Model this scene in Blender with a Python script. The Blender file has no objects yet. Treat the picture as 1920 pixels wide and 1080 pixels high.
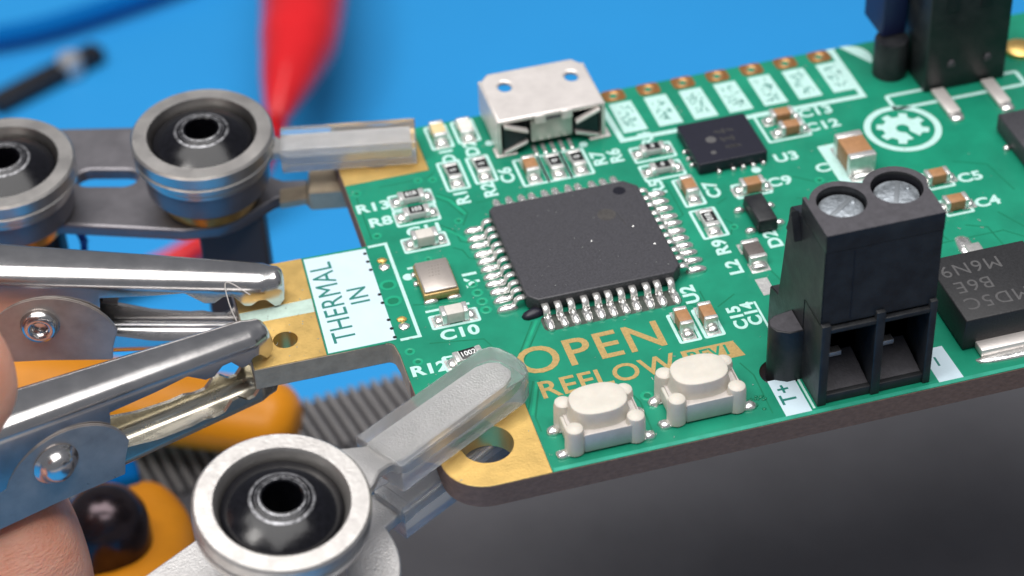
import bpy, bmesh, math, random
from mathutils import Vector, Matrix, noise
random.seed(7)
R = math.radians
scene = bpy.context.scene
COL = scene.collection

# ------------------------------------------------------------------ camera (1 unit = 1 mm)
cam_data = bpy.data.cameras.new('camera')
cam = bpy.data.objects.new('camera', cam_data)
COL.objects.link(cam)
cam.location = (-29.9333, -103.5770, 87.4927)
cam.rotation_mode = 'XYZ'
cam.rotation_euler = (0.889744, 0.0339447, -0.2722594)
cam_data.sensor_width = 36.0
cam_data.lens = 4099.43 * 36.0 / 1920.0
cam_data.shift_x = -17.706 / 1920.0
cam_data.shift_y = -69.770 / 1920.0
cam_data.clip_start = 1.0
cam_data.clip_end = 5000.0
cam_data.dof.use_dof = True
cam_data.dof.focus_distance = 130.0
cam_data.dof.aperture_fstop = 0.0769 / 1.85
cam_data.dof.aperture_blades = 0
scene.camera = cam

# ------------------------------------------------------------------ world, lamps, exposure
world = bpy.data.worlds.new('World')
scene.world = world
world.use_nodes = True
bg = world.node_tree.nodes['Background']
bg.inputs[0].default_value = (0.86, 0.90, 1.0, 1)
bg.inputs[1].default_value = 0.21

def area(name, loc, target, sx, sy, power, color):
    l = bpy.data.lights.new(name, 'AREA')
    l.shape = 'RECTANGLE'; l.size = sx; l.size_y = sy
    l.energy = power; l.color = color
    o = bpy.data.objects.new(name, l); COL.objects.link(o)
    o.location = loc
    d = Vector(target) - Vector(loc)
    o.rotation_euler = d.to_track_quat('-Z', 'Y').to_euler()
    return o
area('overhead_lamp', (-20, -10, 430), (0, 0, 0), 480, 400, 3150000, (1.0, 0.98, 0.96))
area('added_highlight_lamp', (-170, -60, 260), (-5, 0, 0), 70, 70, 300000, (1.0, 0.97, 0.93))  # extra lamp added to put highlights on the chrome parts
scene.view_settings.view_transform = 'Standard'
scene.view_settings.look = 'None'
scene.view_settings.exposure = 0.0
scene.view_settings.gamma = 1.0

# ------------------------------------------------------------------ materials
MATS = {}
def mat(name, color, rough=0.5, metal=0.0, var=0.0, vscale=1.0, bump=0.0, bscale=5.0, spec=0.5,
        trans=0.0, ior=1.45, coat=0.0, sss=0.0, color2=None, stretch=None, rvar=0.0, detail=4.0):
    if name in MATS: return MATS[name]
    m = bpy.data.materials.new(name); m.use_nodes = True
    nt = m.node_tree; b = nt.nodes['Principled BSDF']
    b.inputs['Base Color'].default_value = (*color, 1)
    b.inputs['Roughness'].default_value = rough
    b.inputs['Metallic'].default_value = metal
    b.inputs['Specular IOR Level'].default_value = spec
    b.inputs['Transmission Weight'].default_value = trans
    b.inputs['IOR'].default_value = ior
    b.inputs['Coat Weight'].default_value = coat
    if sss:
        b.inputs['Subsurface Weight'].default_value = sss
        b.inputs['Subsurface Radius'].default_value = (1.0, 0.35, 0.2)
        b.inputs['Subsurface Scale'].default_value = 1.5
    tc = nt.nodes.new('ShaderNodeTexCoord'); src = tc.outputs['Object']
    if stretch:
        mp = nt.nodes.new('ShaderNodeMapping'); mp.inputs['Scale'].default_value = stretch
        nt.links.new(src, mp.inputs[0]); src = mp.outputs[0]
    if var or color2:
        n = nt.nodes.new('ShaderNodeTexNoise'); n.inputs['Scale'].default_value = vscale
        n.inputs['Detail'].default_value = detail; n.inputs['Roughness'].default_value = 0.65
        nt.links.new(src, n.inputs['Vector'])
        r = nt.nodes.new('ShaderNodeValToRGB')
        c2 = color2 if color2 else tuple(min(1, c * (1 + var)) for c in color)
        c1 = color if color2 else tuple(c * (1 - var) for c in color)
        r.color_ramp.elements[0].position = 0.32; r.color_ramp.elements[1].position = 0.68
        r.color_ramp.elements[0].color = (*c1, 1); r.color_ramp.elements[1].color = (*c2, 1)
        nt.links.new(n.outputs['Fac'], r.inputs[0]); nt.links.new(r.outputs[0], b.inputs['Base Color'])
        if rvar:
            mr = nt.nodes.new('ShaderNodeMapRange')
            mr.inputs[1].default_value = 0.3; mr.inputs[2].default_value = 0.7
            mr.inputs[3].default_value = max(0.02, rough - rvar); mr.inputs[4].default_value = min(1, rough + rvar)
            nt.links.new(n.outputs['Fac'], mr.inputs[0]); nt.links.new(mr.outputs[0], b.inputs['Roughness'])
    if bump:
        n2 = nt.nodes.new('ShaderNodeTexNoise'); n2.inputs['Scale'].default_value = bscale
        n2.inputs['Detail'].default_value = 3.0
        nt.links.new(src, n2.inputs['Vector'])
        bp = nt.nodes.new('ShaderNodeBump'); bp.inputs['Strength'].default_value = 1.0
        bp.inputs['Distance'].default_value = bump
        nt.links.new(n2.outputs['Fac'], bp.inputs['Height']); nt.links.new(bp.outputs[0], b.inputs['Normal'])
    MATS[name] = m
    return m

M_mask = mat('green solder mask', (0.010, 0.210, 0.125), 0.28, var=0.16, vscale=0.22, bump=0.004, bscale=3.0, spec=0.45)
M_trace = mat('green mask over copper', (0.006, 0.155, 0.082), 0.32, var=0.1, spec=0.4)
M_tracehi = mat('green mask over raised track', (0.012, 0.29, 0.16), 0.32, var=0.1, spec=0.4)
M_core = mat('fibreglass board edge', (0.19, 0.115, 0.085), 0.7, var=0.18, vscale=2.5, bump=0.02, bscale=6, stretch=(1, 1, 2))
M_gold = mat('gold plated copper', (0.84, 0.56, 0.19), 0.40, 0.9, var=0.04, vscale=0.8, bump=0.010, bscale=7, rvar=0.05)
M_goldprint = mat('gold plated lettering', (0.45, 0.31, 0.12), 0.5, 0.4, var=0.15, vscale=6, bump=0.01, bscale=14)
M_edgeplate = mat('plated tab edge', (0.36, 0.30, 0.225), 0.6, 0.1, var=0.15, vscale=1.2, bump=0.02, bscale=3)
M_silk = mat('pale silkscreen ink', (0.42, 0.64, 0.60), 0.6, var=0.08, vscale=3, bump=0.006, bscale=20)
M_silkblock = mat('pale blue silkscreen block', (0.50, 0.62, 0.69), 0.55, var=0.03, vscale=0.6, bump=0.003, bscale=12)
M_bare = mat('bare laminate strip', (0.40, 0.52, 0.46), 0.5, var=0.1, vscale=2)
M_darkprint = mat('dark green lettering', (0.01, 0.16, 0.13), 0.5)
M_chip = mat('black epoxy package', (0.042, 0.041, 0.048), 0.46, var=0.35, vscale=8, bump=0.018, bscale=8, spec=0.5, detail=10)
M_chip2 = mat('dark blue-black package', (0.010, 0.010, 0.020), 0.42, var=0.2, vscale=8, bump=0.008, bscale=12)
M_chipmark = mat('laser marking grey', (0.085, 0.083, 0.085), 0.6, var=0.2, vscale=6)
M_mark2 = mat('faint laser marking', (0.030, 0.029, 0.030), 0.75, var=0.2, vscale=6)
M_black = mat('black nylon', (0.010, 0.011, 0.014), 0.42, color2=(0.026, 0.027, 0.029), vscale=0.7, bump=0.014, bscale=5, spec=0.45, rvar=0.1)
M_blackin = mat('black recess plastic', (0.007, 0.007, 0.012), 0.6)
M_greytone = mat('dull dark grey tone', (0.055, 0.052, 0.060), 0.6, var=0.2, vscale=2.2, bump=0.02, bscale=7)
M_screw = mat('zinc plated screw', (0.30, 0.33, 0.36), 0.5, 0.7, var=0.25, vscale=2, bump=0.10, bscale=2.5, rvar=0.12)
M_solder = mat('bright solder', (0.84, 0.83, 0.81), 0.22, 0.85, var=0.1, vscale=6, bump=0.03, bscale=3.5)
M_lead = mat('tinned lead', (0.78, 0.77, 0.75), 0.28, 0.7, var=0.1, vscale=5, bump=0.03, bscale=6)
M_tin = mat('tinned steel shell', (0.76, 0.71, 0.68), 0.42, 0.55, var=0.07, vscale=0.8, bump=0.01, bscale=6)
M_cream = mat('cream switch plastic', (0.56, 0.525, 0.465), 0.48, var=0.05, vscale=1.2, bump=0.006, bscale=10, sss=0.1)
M_swcover = mat('brushed switch cover', (0.55, 0.51, 0.48), 0.5, 0.3, var=0.06, vscale=1, bump=0.006, bscale=10)
M_ceram = mat('tan ceramic', (0.33, 0.17, 0.078), 0.45, var=0.12, vscale=3, bump=0.006, bscale=10)
M_ceramw = mat('white grey ceramic', (0.55, 0.52, 0.48), 0.45, var=0.06, vscale=3)
M_ceramside = mat('alumina body', (0.50, 0.52, 0.50), 0.5)
M_ind = mat('dark grey ferrite', (0.10, 0.085, 0.08), 0.5, var=0.15, vscale=4)
M_resblack = mat('resistor black glaze', (0.012, 0.012, 0.014), 0.3)
M_whiteprint = mat('white print', (0.75, 0.77, 0.76), 0.5)
M_crystal = mat('nickel crystal lid', (0.56, 0.50, 0.455), 0.38, 0.75, var=0.04, vscale=2, bump=0.004, bscale=10)
M_crystalside = mat('gold seam ceramic', (0.45, 0.31, 0.13), 0.35, 0.6, var=0.2, vscale=4)
M_steel = mat('satin stainless steel', (0.60, 0.57, 0.54), 0.33, 1.0, var=0.05, vscale=0.5, bump=0.008, bscale=5, rvar=0.04)
M_alu = mat('bead blasted aluminium', (0.60, 0.585, 0.575), 0.46, 0.8, var=0.06, vscale=0.8, bump=0.035, bscale=8)
M_ringface = mat('worn aluminium rim', (0.53, 0.51, 0.49), 0.38, 0.85, color2=(0.42, 0.40, 0.385), vscale=1.2, bump=0.015, bscale=5, rvar=0.05)
M_darksteel = mat('dark oxidised steel', (0.22, 0.21, 0.225), 0.42, 0.8, var=0.08, vscale=0.5, bump=0.01, bscale=6, rvar=0.04)
M_ball = mat('black oxide ball', (0.004, 0.004, 0.006), 0.20, 0.0, var=0.4, vscale=3, bump=0.006, bscale=4, spec=0.4, rvar=0.04)
M_wear = mat('scuffed ball collar', (0.012, 0.012, 0.014), 0.32, 0.6, color2=(0.40, 0.40, 0.42), vscale=3.0, bump=0.06, bscale=5)
M_brass = mat('brass spring', (0.62, 0.40, 0.12), 0.3, 1.0, var=0.2, vscale=1.5)
M_clear = mat('clear silicone sleeve', (0.97, 0.975, 0.98), 0.09, 0.0, trans=0.90, ior=1.40, bump=0.006, bscale=1.2)
M_chrome = mat('nickel plated clip', (0.66, 0.64, 0.63), 0.21, 1.0, var=0.05, vscale=0.6, bump=0.0012, bscale=3, rvar=0.03)
M_chromew = mat('yellowed nickel clip', (0.72, 0.67, 0.55), 0.26, 1.0, var=0.06, vscale=0.8, bump=0.0015, bscale=3, rvar=0.03)
M_skin = mat('skin', (0.86, 0.44, 0.31), 0.48, color2=(0.80, 0.34, 0.22), vscale=0.35, bump=0.10, bscale=3.2, sss=0.35, stretch=(1, 1, 2.5))
M_nail = mat('fingernail', (0.62, 0.36, 0.28), 0.3, sss=0.2)
M_mat = mat('blue silicone mat', (0.017, 0.29, 0.68), 0.6, var=0.03, vscale=0.02, bump=0.1, bscale=0.4)
M_tray = mat('dark grey tray plastic', (0.115, 0.113, 0.125), 0.65, var=0.08, vscale=0.15, bump=0.05, bscale=1.5)
M_rib = mat('grey ribbed plastic', (0.22, 0.21, 0.21), 0.5, var=0.1, vscale=0.4)
M_orange = mat('orange grip plastic', (0.86, 0.31, 0.008), 0.42, var=0.06, vscale=0.3)
M_red = mat('red vinyl', (0.66, 0.015, 0.020), 0.22, var=0.1, vscale=0.2)
M_blueband = mat('dark blue band', (0.002, 0.13, 0.42), 0.95, spec=.1)
M_rubber = mat('black rubber', (0.006, 0.006, 0.008), 0.6)
M_strap = mat('dull black bar', (0.010, 0.010, 0.014), 0.55)
M_teal = mat('tinted boss', (0.006, 0.020, 0.024), 0.45)
M_navy = mat('navy housing', (0.012, 0.020, 0.085), 0.5)
M_thread = mat('grey thread', (0.5, 0.47, 0.45), 0.7)
M_hole = mat('unlit hole', (0.004, 0.006, 0.006), 0.8)
M_amber = mat('translucent diode', (0.70, 0.52, 0.28), 0.35, sss=0.2)
M_ledw = mat('milky diode', (0.72, 0.66, 0.60), 0.35, sss=0.2)

# ------------------------------------------------------------------ object helpers
def link(name, me, m, parent=None, smooth=False):
    if m is not None and not me.materials:
        me.materials.append(m)
    o = bpy.data.objects.new(name, me); COL.objects.link(o)
    if parent is not None: o.parent = parent
    if smooth:
        for p in me.polygons: p.use_smooth = True
    return o
def bmo(name, bm, m, parent=None, smooth=False):
    me = bpy.data.meshes.new(name); bmesh.ops.recalc_face_normals(bm, faces=bm.faces[:])
    bm.to_mesh(me); bm.free()
    return link(name, me, m, parent, smooth)
def thing(name, label, cat, loc=(0, 0, 0), rz=0.0, group=None):
    o = bpy.data.objects.new(name, None); COL.objects.link(o)
    o.empty_display_size = 2
    o.location = loc; o.rotation_euler = (0, 0, rz)
    o['label'] = label; o['category'] = cat
    if group: o['group'] = group
    return o
def sharp(o, ang=35):
    me = o.data
    for p in me.polygons: p.use_smooth = True
    me.set_sharp_from_angle(angle=R(ang))
    return o
def box_bm(bm, cx, cy, z0, sx, sy, sz, rz=0.0, top=1.0):
    vs = []
    for k, zz in enumerate((z0, z0 + sz)):
        s = top if k else 1.0
        for a, b in ((-1, -1), (1, -1), (1, 1), (-1, 1)):
            x, y = a * sx / 2 * s, b * sy / 2 * s
            vs.append(bm.verts.new((cx + x * math.cos(rz) - y * math.sin(rz), cy + x * math.sin(rz) + y * math.cos(rz), zz)))
    fs = [bm.faces.new([vs[i] for i in q]) for q in ((3, 2, 1, 0), (4, 5, 6, 7), (0, 1, 5, 4), (1, 2, 6, 5), (2, 3, 7, 6), (3, 0, 4, 7))]
    return vs, fs
def box(name, cx, cy, z0, sx, sy, sz, m, parent, bev=0.0, rz=0.0, top=1.0, seg=2):
    bm = bmesh.new(); box_bm(bm, cx, cy, z0, sx, sy, sz, rz, top)
    if bev: bmesh.ops.bevel(bm, geom=bm.edges[:], offset=bev, segments=seg, profile=0.5, affect='EDGES')
    o = bmo(name, bm, m, parent)
    return sharp(o, 50) if bev else o
def rrect(x0, y0, x1, y1, r, n=4):
    r = min(r, abs(x1 - x0) / 2.001, abs(y1 - y0) / 2.001)
    pts = []
    for cx, cy, a0 in ((x1 - r, y0 + r, -90), (x1 - r, y1 - r, 0), (x0 + r, y1 - r, 90), (x0 + r, y0 + r, 180)):
        for i in range(n + 1):
            a = R(a0 + 90 * i / n); pts.append((cx + r * math.cos(a), cy + r * math.sin(a)))
    return pts
def circ(cx, cy, r, n=28, ry=None):
    ry = ry or r
    return [(cx + r * math.cos(2 * math.pi * i / n), cy + ry * math.sin(2 * math.pi * i / n)) for i in range(n)]
def curve_mesh(cu, name):
    o = bpy.data.objects.new('tmp', cu); COL.objects.link(o)
    bpy.context.view_layer.update()
    dg = bpy.context.evaluated_depsgraph_get()
    me = bpy.data.meshes.new_from_object(o.evaluated_get(dg)); me.name = name
    bpy.data.objects.remove(o); bpy.data.curves.remove(cu)
    return me
def plate(name, outline, holes, z0, z1, m, parent, bev=0.0):
    cu = bpy.data.curves.new('tmp', 'CURVE'); cu.dimensions = '2D'; cu.fill_mode = 'BOTH'
    for pts in [outline] + list(holes):
        s = cu.splines.new('POLY'); s.points.add(len(pts) - 1)
        for p, q in zip(s.points, pts): p.co = (q[0], q[1], 0, 1)
        s.use_cyclic_u = True
    h = (z1 - z0) / 2
    cu.extrude = h - bev
    if bev: cu.bevel_depth = bev; cu.bevel_resolution = 2; cu.offset = -bev
    me = curve_mesh(cu, name)
    me.materials.clear()
    me.transform(Matrix.Translation((0, 0, (z0 + z1) / 2)))
    o = link(name, me, m, parent)
    return sharp(o, 40)
TEXTC = {}
def text(name, s, size, x, y, z, rz, m, parent, depth=0.012, bold=0.0, sx=1.0, spacing=1.0):
    cu = bpy.data.curves.new('tmp', 'FONT'); cu.body = s; cu.size = size
    cu.align_x = 'CENTER'; cu.align_y = 'CENTER'; cu.extrude = depth; cu.offset = bold
    cu.space_character = spacing; cu.resolution_u = 4
    me = curve_mesh(cu, name); me.materials.clear()
    me.transform(Matrix.Translation((x, y, z)) @ Matrix.Rotation(rz, 4, 'Z') @ Matrix.Diagonal((sx, 1, 1, 1)))
    return link(name, me, m, parent)
def lathe_bm(bm, prof, cx=0, cy=0, cz=0, n=40, closed=False):
    rings = []
    for r, z in prof:
        if r < 1e-6: rings.append([bm.verts.new((cx, cy, cz + z))])
        else: rings.append([bm.verts.new((cx + r * math.cos(2 * math.pi * i / n), cy + r * math.sin(2 * math.pi * i / n), cz + z)) for i in range(n)])
    pairs = list(zip(rings, rings[1:])) + ([(rings[-1], rings[0])] if closed else [])
    for a, b in pairs:
        for i in range(n):
            j = (i + 1) % n
            if len(a) == 1 and len(b) == 1: continue
            if len(a) == 1: bm.faces.new((a[0], b[j], b[i]))
            elif len(b) == 1: bm.faces.new((a[i], a[j], b[0]))
            else: bm.faces.new((a[i], a[j], b[j], b[i]))
def lathe(name, prof, m, parent, cx=0, cy=0, cz=0, n=40, closed=False, ang=40, tilt=None):
    bm = bmesh.new(); lathe_bm(bm, prof, 0, 0, 0, n, closed)
    M = Matrix.Translation((cx, cy, cz))
    if tilt is not None: M = M @ tilt
    bmesh.ops.transform(bm, matrix=M, verts=bm.verts[:])
    return sharp(bmo(name, bm, m, parent), ang)
def smooth_path(pts, sub=6):
    P = [Vector(p) for p in pts]; out = []
    for i in range(len(P) - 1):
        p0, p1, p2, p3 = P[max(i - 1, 0)], P[i], P[i + 1], P[min(i + 2, len(P) - 1)]
        for k in range(sub):
            t = k / sub
            out.append(0.5 * ((2 * p1) + (p2 - p0) * t + (2 * p0 - 5 * p1 + 4 * p2 - p3) * t * t + (3 * p1 - p0 - 3 * p2 + p3) * t ** 3))
    out.append(P[-1]); return out
def tube_bm(bm, pts, rad, n=10, caps=True, flat=1.0):
    P = [Vector(p) for p in pts]; N = len(P)
    if not hasattr(rad, '__len__'): rad = [rad] * N
    rings = []
    for i, p in enumerate(P):
        t = (P[min(i + 1, N - 1)] - P[max(i - 1, 0)]).normalized()
        up = Vector((0, 0, 1)) if abs(t.z) < 0.95 else Vector((0, 1, 0))
        s = t.cross(up).normalized(); u = s.cross(t)
        rings.append([bm.verts.new(p + (s * math.cos(2 * math.pi * k / n) + u * flat * math.sin(2 * math.pi * k / n)) * rad[i]) for k in range(n)])
    for a, b in zip(rings, rings[1:]):
        for k in range(n): bm.faces.new((a[k], a[(k + 1) % n], b[(k + 1) % n], b[k]))
    if caps: bm.faces.new(rings[0]); bm.faces.new(rings[-1][::-1])
def tube(name, pts, rad, m, parent=None, n=10, flat=1.0):
    bm = bmesh.new(); tube_bm(bm, pts, rad, n, True, flat)
    return sharp(bmo(name, bm, m, parent), 60)
def lerp_list(vals, n):
    out = []
    for i in range(n):
        t = i / (n - 1) * (len(vals) - 1); k = min(int(t), len(vals) - 2)
        out.append(vals[k] + (vals[k + 1] - vals[k]) * (t - k))
    return out

# ------------------------------------------------------------------ the setting
def plane_obj(name, x0, y0, x1, y1, z, m):
    bm = bmesh.new(); bm.faces.new([bm.verts.new(v) for v in ((x0, y0, z), (x1, y0, z), (x1, y1, z), (x0, y1, z))])
    o = bmo(name, bm, m); o['kind'] = 'structure'; return o
plane_obj('work_mat', -1500, -1500, 1500, 1800, -80.0, M_mat)

# grey ribbed tray under the board
tray = thing('plastic_tray', 'dark grey plastic tray with a finely ribbed rim, below the circuit board', 'tray', (0, 0, -80))
TZ = -36.0
EDGE_A = Vector((-13.61, 31.43)); EDGE_D = Vector((0.996, 0.088)).normalized(); EDGE_N = Vector((-EDGE_D.y, EDGE_D.x))
def tp(u, v): q = EDGE_A + EDGE_D * u + EDGE_N * v; return (q.x, q.y)
plate('base', [tp(130, 0), tp(130, -150), tp(19, -150), tp(17, -50), tp(-13, -50), tp(-13, -15), tp(-24, -15), tp(-24, 0)], [], 0, TZ + 80, M_tray, tray, 1.2)
bm = bmesh.new(); box_bm(bm, 0, 0, 0, 0.50, 6.5, 0.9)
bmesh.ops.bevel(bm, geom=bm.edges[:], offset=0.1, segments=1, affect='EDGES')
rib_me = bpy.data.meshes.new('rib'); bm.to_mesh(rib_me); bm.free(); rib_me.materials.append(M_rib)
for i in range(68):
    o = bpy.data.objects.new('rib', rib_me); COL.objects.link(o); o.parent = tray
    x, y = tp(-23.2 + i * .98, -4.2); o.location = (x, y, TZ + 80 + 0.01); o.rotation_euler = (0, 0, math.atan2(EDGE_D.y, EDGE_D.x) + 0.12)

# ------------------------------------------------------------------ the circuit board
pcb = thing('circuit_board', 'green circuit board with gold corners marked OPEN REFLOW, held by clips', 'circuit board')
XR = 48.0
def arc(cx, cy, r, a0, a1, n=8): return [(cx + r * math.cos(R(a0 + (a1 - a0) * i / n)), cy + r * math.sin(R(a0 + (a1 - a0) * i / n))) for i in range(n + 1)]
def board_outline(d=0.0):
    p = [(XR - d, 16.45 - d), (-13.1 + d, 16.45 - d), (-13.1 + d, 4.8 - d), (-22.05 + d, 4.95 - d), (-22.05 + d, -4.7 + d)]
    p += [(-14.0, -4.75 + d)] + arc(-14.0, -5.25, 0.5 + d, 90, 0, 4) + [(-13.4 + d, -6.0)]
    p += [(-13.3 + d, -15.9)] + arc(-10.75, -15.9, 2.55 - d, 180, 270, 10) + [(XR - d, -18.45 + d)]
    return p
H_LL = circ(-10.35, -15.12, 1.6); H_UL = circ(-10.3, 14.15, 1.55); H_TAB = circ(-19.75, -2.6, 0.82); H_PEG = circ(7.75, -14.45, 1.22)
plate('board_core', board_outline(), [H_LL, H_UL, H_TAB, H_PEG], -1.6, -0.06, M_core, pcb)
def mask_outline():
    return [(XR - .03, 16.42), (-7.3, 16.42), (-7.3, 11.42), (-13.07, 11.42), (-13.07, 4.78), (-17.3, 4.86), (-17.6, -4.70), (-14.0, -4.78)] + \
        arc(-14.0, -5.25, 0.53, 90, 0, 4) + [(-13.37, -6.0), (-13.3, -12.4), (-7.35, -12.4), (-7.4, -18.42), (XR - .03, -18.42)]
plate('solder_mask', mask_outline(), [H_PEG], -0.058, 0.0, M_mask, pcb, 0.02)
plate('gold_pad', [(-7.38, -12.43), (-13.28, -12.43), (-13.28, -15.9)] + arc(-10.75, -15.9, 2.53, 180, 270, 10) + [(-7.43, -18.43)], [circ(-10.35, -15.12, 1.6)], -0.058, 0.012, M_gold, pcb, 0.012)
plate('gold_pad', [(-13.08, 11.45), (-7.33, 11.45), (-7.33, 16.43), (-13.08, 16.43)], [H_UL], -0.058, 0.012, M_gold, pcb, 0.012)
plate('gold_pad', [(-22.03, 0.72), (-17.45, 0.78), (-17.33, 4.84), (-22.03, 4.93)], [], -0.058, 0.012, M_gold, pcb, 0.012)
plate('gold_pad', [(-22.03, -4.68), (-17.63, -4.70), (-17.52, -0.55), (-22.03, -0.45)], [H_TAB], -0.058, 0.012, M_gold, pcb, 0.012)
plate('laminate_strip', [(-22.03, -0.44), (-17.52, -0.54), (-17.46, 0.77), (-22.03, 0.71)], [], -0.058, 0.002, M_bare, pcb)
# plated walls of the holes and of the tab edge
def hole_wall(cx, cy, r):
    lathe('hole_plating', [(r - .06, -1.61), (r + .01, -1.61), (r + .01, 0.02), (r - .06, 0.02)], M_gold, pcb, cx, cy, 0, 32, True)
hole_wall(-10.35, -15.12, 1.6); hole_wall(-10.3, 14.15, 1.55); hole_wall(-19.75, -2.6, 0.82)
bm = bmesh.new()
edge_path = [(-13.1, 4.8), (-22.05, 4.95), (-22.05, -4.7), (-14.0, -4.75)] + arc(-14.0, -5.25, 0.5, 90, 0, 4) + [(-13.4, -6.0), (-13.36, -8.5)]
for (x0, y0), (x1, y1) in zip(edge_path, edge_path[1:]):
    d = Vector((x1 - x0, y1 - y0)); L = d.length; a = math.atan2(d.y, d.x); nrm = Vector((d.y, -d.x)).normalized()
    # strip standing 0.03 proud of the core
    s = -1
    mx, my = (x0 + x1) / 2 + nrm.x * s * 0.0, (y0 + y1) / 2 + nrm.y * s * 0.0
    box_bm(bm, mx, my, -1.56, L + 0.03, 0.05, 1.50, a)
bmo('edge_plating', bm, M_edgeplate, pcb)

# ---- silkscreen blocks, frames and lettering
Z1 = 0.006
plate('ink_block', [(-17.2, 4.68), (-13.2, 4.55), (-13.28, -4.62), (-17.5, -4.62)], [], -0.002, Z1 + .004, M_silkblock, pcb)
text('word_thermal', 'THERMAL', 2.05, -16.22, 0.05, 0.018, R(90.5), M_darkprint, pcb, 0.006, 0.0, 0.86, 1.04)
text('word_in', 'IN', 1.75, -14.55, 0.15, 0.018, R(90.5), M_darkprint, pcb, 0.006, 0.012, 0.9, 1.1)
for i in range(11):
    if i in (3, 4, 7): continue
    plate('perforation', circ(-13.33, 4.05 - i * 0.845, 0.13, 10), [], 0.0, 0.018, M_hole, pcb)
def frame(x0, y0, x1, y1, w=0.2, r=0.15, cham=0):
    return plate('ink_frame', rrect(x0, y0, x1, y1, r), [rrect(x0 + w, y0 + w, x1 - w, y1 - w, max(r - w, .03))[::-1]], -0.002, Z1, M_silk, pcb)
def inkline(pts, w=0.2):
    bm = bmesh.new()
    for (x0, y0), (x1, y1) in zip(pts, pts[1:]):
        d = Vector((x1 - x0, y1 - y0)); box_bm(bm, (x0 + x1) / 2, (y0 + y1) / 2, -0.002, d.length + w * .98, w, Z1 + .002 + random.random() * .002, math.atan2(d.y, d.x))
    return bmo('ink_line', bm, M_silk, pcb)
def ref(s, x, y, rot=0, size=1.35, sx=1.12):
    return text('designator', s, size, x, y, Z1, R(rot), M_silk, pcb, 0.006, 0.045, sx, 1.05)
for s, x, y, rot in [('R13', -11.78, 8.6, 0), ('R8', -11.65, 6.95, 0), ('C11', -9.1, 5.25, 0), ('C10', -9.45, -5.22, 0), ('R12', -12.0, -7.85, 0),
                     ('Y1', -7.45, -0.4, 90), ('R1', -5.92, 7.85, 90), ('R2', -4.0, 8.05, 90), ('C6', -2.5, 9.25, 90), ('R7', 3.85, 9.1, 90), ('R6', 5.0, 9.05, 90),
                     ('C7', 9.9, 3.5, 90), ('R9', 8.45, -2.3, 90), ('C9', 14.35, 2.95, 0), ('D2', 11.85, -2.55, 90), ('L2', 8.55, -4.45, 90),
                     ('U2', 5.05, -6.1, 90), ('C15', 7.1, -9.05, 90), ('C14', 8.05, -8.95, 90), ('C13', 19.5, 9.6, 0), ('C12', 19.35, 7.95, 0), ('U3', 15.75, 5.35, 0),
                     ('C8', 17.95, 3.45, 0), ('C5', 26.35, -0.45, 0), ('C4', 26.3, -3.2, 0), ('D1', -5.7, 12.55, 90), ('D2', -4.0, 12.9, 90), ('R4', 7.6, 10.25, 90), ('R5', 6.6, 4.9, 90),
                     ('D1', -1.6, 11.0 + 5.2, 0), ('Q1', 31.6, 4.2, 0)]:
    ref(s, x, y, rot, 1.12 if s in ('C14', 'C15') else 1.24)
text('word_open', 'OPEN', 3.35, -2.28, -9.12, 0.008, R(0.5), M_goldprint, pcb, 0.010, 0.035, 1.03, 1.08)
text('word_reflow', 'REFLOW', 2.1, -2.05, -11.75, 0.008, R(0.5), M_goldprint, pcb, 0.010, 0.028, 1.02, 1.03)
plate('revision_badge', [(2.72, -10.95), (6.05, -10.95), (6.35, -12.4), (2.72, -12.4)], [], -0.002, 0.010, M_goldprint, pcb)
text('revision_text', 'REV1', 1.25, 4.35, -11.65, 0.016, 0, M_mask, pcb, 0.005, 0.02, 1.0, 1.0)
# frames around the small parts
for q in [(-10.7, 7.72, -7.72, 9.45), (-10.75, 6.0, -7.78, 7.76), (-10.9, 3.22, -7.88, 4.75), (-10.98, -4.5, -7.88, -3.15),
          (-6.75, 8.65, -5.1, 12.0), (-4.75, 8.85, -3.15, 11.95), (-1.82, 7.6, 0.05, 10.72), (-0.12, 7.6, 1.62, 10.70), (1.45, 7.6, 3.15, 10.68),
          (-6.6, 13.45, -5.0, 16.2), (-4.72, 13.6, -3.1, 16.25), (5.98, 7.75, 8.95, 9.55), (5.98, 5.6, 8.9, 7.45), (7.6, 2.2, 9.1, 5.3), (7.6, -1.3, 9.4, 1.82),
          (2.95, -10.3, 4.4, -7.5), (4.55, -10.3, 5.9, -7.5), (15.2, 7.15, 18.35, 10.7), (23.2, -1.0, 25.15, 0.85), (23.2, -3.9, 25.15, -2.15), (11.1, 2.0, 13.6, 3.6)]:
    frame(*q)
inkline([(-12.9, 4.65), (-11.85, 4.65), (-11.85, -4.75), (-12.95, -4.75)], 0.22)
inkline([(-11.0, 1.75), (-8.9, 1.75)], 0.2); inkline([(-10.9, -2.7), (-8.3, -2.7)], 0.2)
plate('ink_dot', circ(-11.25, 0.95, 0.33, 14), [], -0.002, Z1, M_silk, pcb)
plate('ink_dot', circ(13.35, 4.65, 0.33, 14), [], -0.002, Z1, M_silk, pcb)
plate('ink_dot', circ(-2.7, 13.1, 0.3, 14), [], -0.002, Z1, M_silk, pcb); plate('ink_dot', circ(3.3, 10.95, 0.3, 14), [], -0.002, Z1, M_silk, pcb)
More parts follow.
